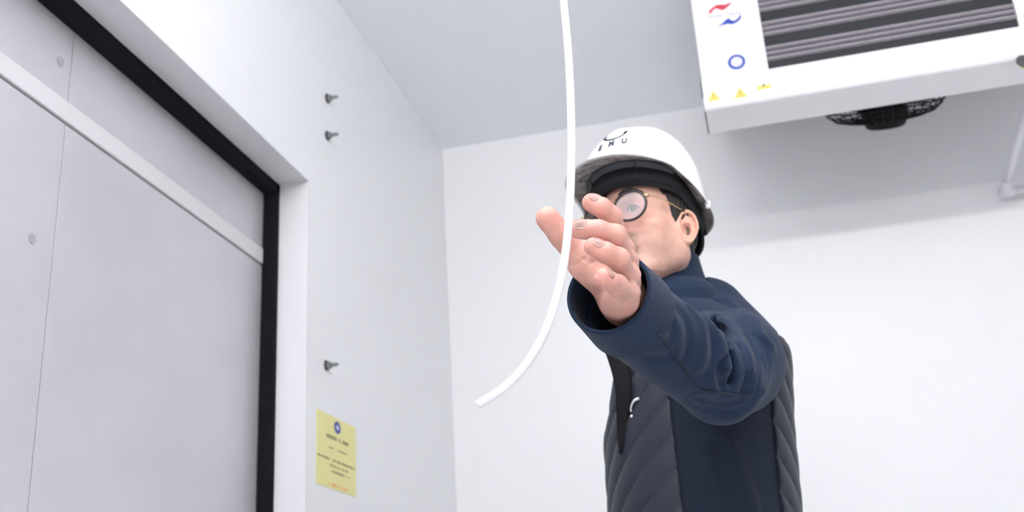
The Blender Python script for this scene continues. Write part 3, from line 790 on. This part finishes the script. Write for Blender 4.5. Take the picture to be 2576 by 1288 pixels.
fold([(1740, 770), (1790, 755), (1850, 770), (1905, 815), (1940, 870)], .009, -.004)
fold([(1765, 1005), (1800, 1020), (1850, 1015), (1890, 1000)], .007, .004)
fold([(1780, 1030), (1830, 1040), (1880, 1025), (1905, 1000)], .007, .005)
fold([(1700, 770), (1725, 800), (1735, 850), (1728, 900)], .010, .003)
fold([(1735, 775), (1762, 810), (1772, 860), (1765, 920)], .009, -.003)
fold([(1756, 790), (1785, 830), (1797, 880), (1792, 930)], .008, .003)
fold([(1670, 745), (1690, 790), (1692, 840)], .010, .0025)
fold([(1802, 985), (1790, 950), (1800, 905), (1806, 870)], .008, -.004)
fold([(1745, 990), (1738, 1015), (1770, 1035)], .008, .003)
fold([(1680, 900), (1640, 905), (1610, 890)], .010, .0025)
fold([(1830, 1110), (1860, 1180), (1885, 1250), (1895, 1288)], .012, -.005)
fold([(1800, 1130), (1825, 1200), (1845, 1288)], .012, .003)
fold([(1780, 690), (1800, 715), (1795, 735)], .010, -.002)
vs, Q = isosurf(jacket_d, [-.50, 1.08, .78], [.20, 2.25, 1.60], .0032)
jk = link('jacket', npmesh('jacket', vs, Q), 'softshell', per, True)
# cuff: a band of its own, stitched on
def cuff_d(P):
    c = P-CUF.astype(F32); t = c@DIRF.astype(F32); u_ = np.linalg.norm(c-t[:, None]*DIRF.astype(F32), axis=1)
    L_ = np.linalg.norm(CUF-SEAM)
    R_ = .0505+.0045*np.clip(-t/L_, 0, 1)
    d_ = np.abs(u_-R_+.0026)-.0026
    sk = P@np.array([-.25, 0, -.97], F32)*0
    return smax(smax(d_, t-.004, .003), -t-L_, .002)
lo = np.minimum(CUF, SEAM)-.075; hi = np.maximum(CUF, SEAM)+.075
iso_obj('cuff', cuff_d, lo, hi, .0016, 'softshell', jk)
# quilted panels
def quilt(P, sgn):
    q = P-TC.astype(F32); u_ = np.arctan2(q@TL.astype(F32), q@TF.astype(F32))      # 0 front, pi/2 left side, pi back
    s_ = u_*.165
    ph = (P[:, 2]-sgn*.80*s_)/.054
    fr_ = ph-np.floor(ph); return np.abs(np.sin(math.pi*fr_))**.38*(0 if sgn == 0 else .006 if sgn > 0 else .0075), u_
def panel(name, u0, u1, sgn, z1, m_='quilt'):
    def f(P):
        pf, u_ = quilt(P, sgn)
        d_ = (jacket_base(P) if sgn else folds_apply(P, jacket_base(P)))-(.0022 if sgn else .0014)-pf
        q = P-TC.astype(F32); rr = np.linalg.norm(q[:, :2], axis=1)
        d_ = smax(d_, np.maximum((u0-u_), (u_-u1))*rr, .002)
        d_ = np.maximum(d_, -(jacket_base(P)+.012)); d_ = smax(d_, P[:, 2]-(z1-(.11*(1-np.clip(u_/.9, 0, 1)) if sgn > 0 else 0)), .003)
        return np.maximum(d_, .84-P[:, 2])
    return iso_obj(name, f, [-.34, 1.62, .83], [.12, 2.15, z1+.02], .0028, m_, jk)

panel('quilted_panel', math.radians(-62), math.radians(64), 1, 1.38)
panel('quilted_panel', math.radians(118), math.radians(179.9), -1, 1.39)
panel('side_panel', math.radians(62), math.radians(120), 0, 1.345, 'softshell_shaded')  # plain side cloth, its colour darkened further for underarm shade
# collar
CT = NB*.30+NE*.70
def collar_d(P):
    ax = np.array([-.06, .0, 1.0]); ax /= np.linalg.norm(ax); c0 = np.array([HC[0]-.0, HC[1]+.035, 1.44])+HF*(-.012)
    q = P-c0.astype(F32); t = q@ax.astype(F32); u_ = np.linalg.norm(q-t[:, None]*ax.astype(F32), axis=1)
    R_ = np.interp(t, [-.04, 0, .018, .038, .052, .066, .09, .12], [.165, .126, .104, .104, .099, .085, .081, .078])
    d_ = (np.abs(u_-R_)-.0036)*.85
    fw = (q@TF.astype(F32)); lat = q@TL.astype(F32)
    top = .108-.20*fw
    d_ = smax(d_, t-top, .004); d_ = np.maximum(d_, np.interp(fw, [-.02, .05], [-.035, .035])-t)
    ang = np.abs(np.arctan2(lat, fw)); return smax(d_, (math.radians(28)-ang)*.07, .003)
iso_obj('collar', collar_d, [HC[0]-.17, HC[1]-.13, 1.38], [HC[0]+.15, HC[1]+.19, 1.60], .0024, 'softshell', jk)
# open front flap with the black lining
def sheet(name, A, B, m_, tk, par):
    mb = MB(); A = spline(A, 4); B = spline(B, 4); rows = []
    for a_, b_ in zip(A, B): rows.append([a_+(b_-a_)*t for t in np.linspace(0, 1, 7)])
    mb.grid(rows); bmesh.ops.solidify(mb.bm, geom=mb.bm.faces[:], thickness=tk); return mb.build(name, m_, par, True)
LA = [(1480, 832, 1.72), (1512, 866, 1.74), (1532, 915, 1.76), (1546, 970, 1.78), (1550, 1020, 1.79), (1552, 1085, 1.80), (1556, 1140, 1.80)]
LB = [(1545, 815, 1.76), (1570, 870, 1.77), (1585, 925, 1.78), (1590, 980, 1.785), (1582, 1035, 1.785), (1570, 1090, 1.79), (1560, 1145, 1.795)]
LBp = []
for (x_, y_, Y_) in LB:
    p_ = pick(lambda P: jacket_base(P)-.010, x_, y_, off=.003); LBp.append(p_ if p_ is not None else pY(x_, y_, Y_-.03))
LAp = [pY(x_, y_, min(Y_, b_[1]+.012)) for (x_, y_, Y_), b_ in zip(LA, LBp)]
sheet('lapel', LAp, LBp, 'lining', .005, jk)
# seams and stitching
def seamline(pix, f, r_, m_, name='seam', off=.0006):
    pp = [pick(f, x, y, off=off) for (x, y) in pix]; pp = [p for p in pp if p is not None]
    MB().tube(spline(pp, 6), r_, 6).build(name, m_, jk, True)
jf = lambda P: np.minimum(jacket_d(P), cuff_d(P))
seamline([(1655, 836), (1680, 868), (1705, 905), (1733, 945), (1752, 972), (1766, 981), (1800, 986), (1850, 992), (1890, 993)], jf, .0013, 'softshell_trim')
# chest print
lg = lambda P: jacket_base(P)-.006
pp = [pick(lg, x, y, off=.002) for (x, y) in ((1606, 1003), (1598, 1006), (1591, 1014), (1587, 1025), (1587, 1036))]
MB().tube(spline(pp, 5), list(np.linspace(.0026, .0015, 21)), 8).build('chest_print', 'white_print', jk, True)
p_ = pick(lg, 1589, 1047, off=.002); mb = MB(); bmesh.ops.create_uvsphere(mb.bm, u_segments=12, v_segments=8, radius=.0026, matrix=Matrix.Translation(Vector(p_))); mb.build('chest_print', 'white_print', jk, True)
# trousers and shoes (below the frame)
def trouser_d(P):
    d_ = None
    for s_ in (1, -1):
        hp = TC+TL*.085*s_+np.array([0, 0, .88]); kn = TC+TL*.10*s_+TF*.02+np.array([0, 0, .48]); an = TC+TL*.11*s_-TF*.02+np.array([0, 0, .10])
        l_ = smin(seg(P, hp, kn, .092, .072), seg(P, kn, an, .075, .065), .03); d_ = l_ if d_ is None else smin(d_, l_, .03)
    d_ = smin(d_, ell(P, TC+np.array([0, 0, .86]), (.115, .12, .09)), .03)
    return np.maximum(d_, .06-P[:, 2])
iso_obj('trousers', trouser_d, [-.42, 1.55, .05], [.2, 2.2, 1.02], .010, 'trouser', per)
for s_ in (1, -1):
    an = TC+TL*.11*s_-TF*.02
    def shoe_d(P):
        d_ = seg(P, an+np.array([0, 0, .06]), an+TF*.15+np.array([0, 0, .04]), .052, .045); d_ = smin(d_, seg(P, an+np.array([0, 0, .06]), an+np.array([0, 0, .12]), .05, .05), .02)
        return smax(d_, .004-P[:, 2], .004)
    c_ = an+TF*.07; iso_obj('shoe', shoe_d, [c_[0]-.17, c_[1]-.14, -.005], [c_[0]+.17, c_[1]+.14, .18], .006, 'shoe', per)

# ------------------------------------------------------------------ hard hat
hat = empty('hard_hat', tuple(hw(0, 0, .10)), 'white hard hat with dark lettering and black inner headband', 'helmet')
KM_ = Matrix(((1, 0, 0), (0, 1, 0), (0, 0, 1)))
TILT = math.radians(0)
def hp_(x, y, z):                       # hat frame, tilted a little on the head
    yy = y*math.cos(TILT)-z*math.sin(TILT); zz = y*math.sin(TILT)+z*math.cos(TILT); return hw(x, yy-.004, zz)
# th = 0 front (+y), pi/2 wearer's left (-x)
def rimz(th):
    c = math.cos(th)
    return np.interp(c, [-1, -.6, -.2, .25, .6, 1], [.026, .028, .038, .066, .088, .092])
def rima(th):
    c, s_ = math.cos(th), math.sin(th)
    ry = .148 if c > 0 else .113; rx = .115
    r = 1/math.sqrt((c/ry)**2+(s_/rx)**2)
    if c > .45: r += .032*((c-.45)/.55)**1.5
    return r
def shell_pt(th, t, inset=0.0):
    """t = 0 rim .. 1 crown"""
    zr = rimz(th); zt = .209-inset
    R_ = rima(th)
    c, s_ = math.cos(th), math.sin(th)
    rx, ry = .109-inset, (.130 if c > 0 else .109)-inset
    rd = 1/math.sqrt((c/ry)**2+(s_/rx)**2)
    a = t*math.pi/2; e = .86
    dome_r = rd*math.cos(a)**e; dome_z = zr+(zt-zr)*math.sin(a)**1.0
    br = max(0, 1-t/.16); rr = dome_r+(R_-inset*.6-rd)*br**1.6
    zz = dome_z-.003*br
    if abs(s_) < .25 and t > .3: zz += .0035*(1-(s_/.25)**2)**2*min(1, (t-.3)/.2)      # crest ridge
    return hp_(-rr*s_, rr*c, zz)
NT, NR = 96, 30
def shell_rows(inset): return [[shell_pt(2*math.pi*i/NT, (j/NR)**1.25*.9985, inset) for j in range(NR+1)] for i in range(NT)]
mb = MB(); VV = mb.grid(shell_rows(0), close_u=True); mb.bm.faces.new([r[-1] for r in VV])
mb2 = shell_rows(.0035); VI = mb.grid(mb2, close_u=True)
for i in range(NT): mb.bm.faces.new((VV[i][0], VV[(i+1) % NT][0], VI[(i+1) % NT][0], VI[i][0]))
mb.build('shell', 'helmet_white', hat, True)
# foam liner seen from below
mb = MB(); rows_ = []
for i in range(NT):
    th = 2*math.pi*i/NT; row = []
    for t, ins in ((.0, .0040), (.03, .010), (.07, .018), (.14, .026), (.3, .030), (.5, .034), (.8, .034)):
        row.append(shell_pt(th, t, ins) + (HU*(.003 if t == 0 else 0)))
    rows_.append(row)
mb.grid(rows_, close_u=True); mb.build('liner', 'helmet_inner', hat, True)
# headband: black pad around the brow, grey band above it
def band(name, z0f, z1f, rx, ry, tk, m_, th0, th1, dz=0, flare=0):
    mb = MB(); rows_ = []
    n_b = 60
    for i in range(n_b+1):
        th = th0+(th1-th0)*i/n_b; c, s_ = math.cos(th), math.sin(th); rd = 1/math.sqrt((c/ry)**2+(s_/rx)**2)
        zc = np.interp(c, [-1, -.3, .3, 1], [.000, .034, .066, .078])+dz
        rows_.append([hp_(-(rd+o_)*s_, (rd+o_)*c, zc+zz) for (o_, zz) in ((0, z0f), (tk+flare*0, z0f), (tk+flare, z1f), (flare, z1f), (0, z0f))])
    mb.grid(rows_); mb.build(name, m_, hat, True)
band('headband', -.014, .022, .083, .105, .005, 'pad_black', 0, 2*math.pi)
band('brow_pad', -.008, .016, .0845, .1055, .0085, 'pad_black', -1.25, 1.25, dz=.000)
band('cradle_band', .012, .034, .089, .114, .004, 'strap_grey', -1.1, 1.1, dz=.004, flare=.006)
for th in (.55, 1.25, 1.9, -1.9, -1.25, -.55, 2.5, -2.5):
    c, s_ = math.cos(th), math.sin(th); zc = np.interp(c, [-1, -.3, .3, 1], [.000, .034, .066, .078])
    A = hp_(-.090*s_, .112*c, zc+.012); B = shell_pt(th, .12, .010); C_ = (A+B)/2+HU*.012
    w_ = np.cross(B-A, HU); w_ /= np.linalg.norm(w_); rows_ = [[p-w_*.009, p+w_*.009] for p in spline([A, C_, B], 4)]
    mb = MB(); mb.grid(rows_); bmesh.ops.solidify(mb.bm, geom=mb.bm.faces[:], thickness=.0018); mb.build('strap', 'strap_grey', hat, True)
# rear adjustment band over the nape
mb = MB(); rows_ = []
for th in np.linspace(math.radians(120), math.radians(240), 30):
    c, s_ = math.cos(th), math.sin(th); rows_.append([hp_(-.090*s_, .100*c, z_) for z_ in (.004, .030)])
mb.grid(rows_); bmesh.ops.solidify(mb.bm, geom=mb.bm.faces[:], thickness=.003); mb.build('nape_band', 'strap_grey', hat, True)
for s_ in (1, -1):       # slot clips at the sides
    th = s_*math.radians(100); p = shell_pt(th, .02, .0); q_ = shell_pt(th, .10, -.001); pr = frame(p-hp_(0, 0, .06), HU)
    mb = MB(); a_ = shell_pt(th, .012, .004); mb.tube([a_-HU*.006, a_+HU*.006], [.0045, .0055], 10); mb.build('slot_clip', 'helmet_white', hat, True)
# printed emblem and letters on the front, wrapped to the shell
def wrap(u_, v_, off=.0006):
    th = (u_+UO)/.120; t = v_
    p = shell_pt(th, t); return p
def wrapn(u_, v_, off):
    p = wrap(u_, v_); a_ = wrap(u_+.002, v_)-p; b_ = wrap(u_, v_+.01)-p; n = np.cross(a_, b_); n /= np.linalg.norm(n)
    if n@(p-hp_(0, 0, .05)) < 0: n = -n
    return p+n*off
VSC = 7.2           # shell parameter per metre of height on the front
TV = .255; EV = .45; UO = .012
def wrapmesh(name, me):
    for v in me.vertices:
        v.co = Vector(wrapn(v.co.x*(1.0), TV+v.co.y*VSC, .0005+v.co.z))
    link(name, me, 'ink_navy', hat)
xo = -.024
for ch in 'EMU':
    cu = bpy.data.curves.new('t', 'FONT'); cu.body = ch; cu.size = .0145; cu.align_x = 'CENTER'; cu.extrude = .0004; cu.offset = .0006
    to = bpy.data.objects.new('t', cu); COL.objects.link(to)
    bpy.context.view_layer.update()
    me = bpy.data.meshes.new_from_object(to); bpy.data.objects.remove(to)
    bm = bmesh.new(); bm.from_mesh(me); bmesh.ops.triangulate(bm, faces=bm.faces[:]); bmesh.ops.subdivide_edges(bm, edges=[e for e in bm.edges if e.calc_length() > .004], cuts=2); bm.to_mesh(me); bm.free()
    for v in me.vertices: v.co.x += xo
    me.materials.clear(); wrapmesh('letter', me); xo += .024
mb = MB(); rows_ = []
for i in range(41):
    a_ = math.radians(-182+i*(196/40)); wd = .0016+.0042*max(0, abs(i-20)/20-.55)/.45
    cu_, cv_ = .023*math.cos(a_), .017*math.sin(a_)
    rows_.append([(cu_*(1-wd/.026), cv_*(1-wd/.017)*.8), (cu_*(1+wd/.026), cv_*(1+wd/.017)*.8)])
rows_ = [[wrapn(u_, EV+v_*VSC, .0009) for (u_, v_) in r] for r in rows_]
mb.grid(rows_); bmesh.ops.solidify(mb.bm, geom=mb.bm.faces[:], thickness=.0005); mb.build('emblem', 'ink_navy', hat)

# ------------------------------------------------------------------ glasses
gl = empty('eyeglasses', tuple(hw(0, .11, .02)), 'round dark-rimmed glasses with thin gold temples on the man', 'glasses')
GXC, GYC, GZC = .0350, .1110, .0185
def gp(s_, u_, v_, o_=0): return hw(s_*(GXC+u_), GYC+o_-.20*max(0, GXC+u_-.02)-.0, GZC+v_)
for s_ in (1, -1):
    ring_ = [gp(s_, .0295*math.cos(t), .0262*math.sin(t)*(1.0)+.0008*math.sin(2*t)) for t in np.linspace(0, 2*math.pi, 40, endpoint=False)]
    MB().tube(ring_, .0024, 8, close=True).build('rim', 'frame_black', gl, True)
    mb = MB(); mb.prism([gp(s_, .0286*math.cos(t), .0254*math.sin(t), -.0006) for t in np.linspace(0, 2*math.pi, 40, endpoint=False)], tuple(HF*.0014)); mb.build('lens', 'lens', gl)
    hg = gp(s_, .0315, .012); MB().tube([gp(s_, .0275, .012), hg, hg-HF*.004], [.0030, .0034, .0026], 8).build('hinge', 'gold', gl, True)
    ee = hw(s_*.081, .004, .026)
    MB().tube(spline([hg-HF*.003, hw(s_*.0735, .062, .0335), ee], 6), .0012, 8).build('temple', 'gold', gl, True)
    MB().tube(spline([ee+(hw(s_*.0735, .062, .0335)-ee)*.2, ee, hw(s_*.082, -.012, .014), hw(s_*.081, -.022, -.006)], 5), .0024, 8).build('temple_tip', 'frame_black', gl, True)
MB().tube(spline([gp(-1, -.0262, .006), hw(0, GYC+.003, GZC+.010), gp(1, -.0262, .006)], 6), .0019, 8).build('bridge', 'frame_black', gl, True)
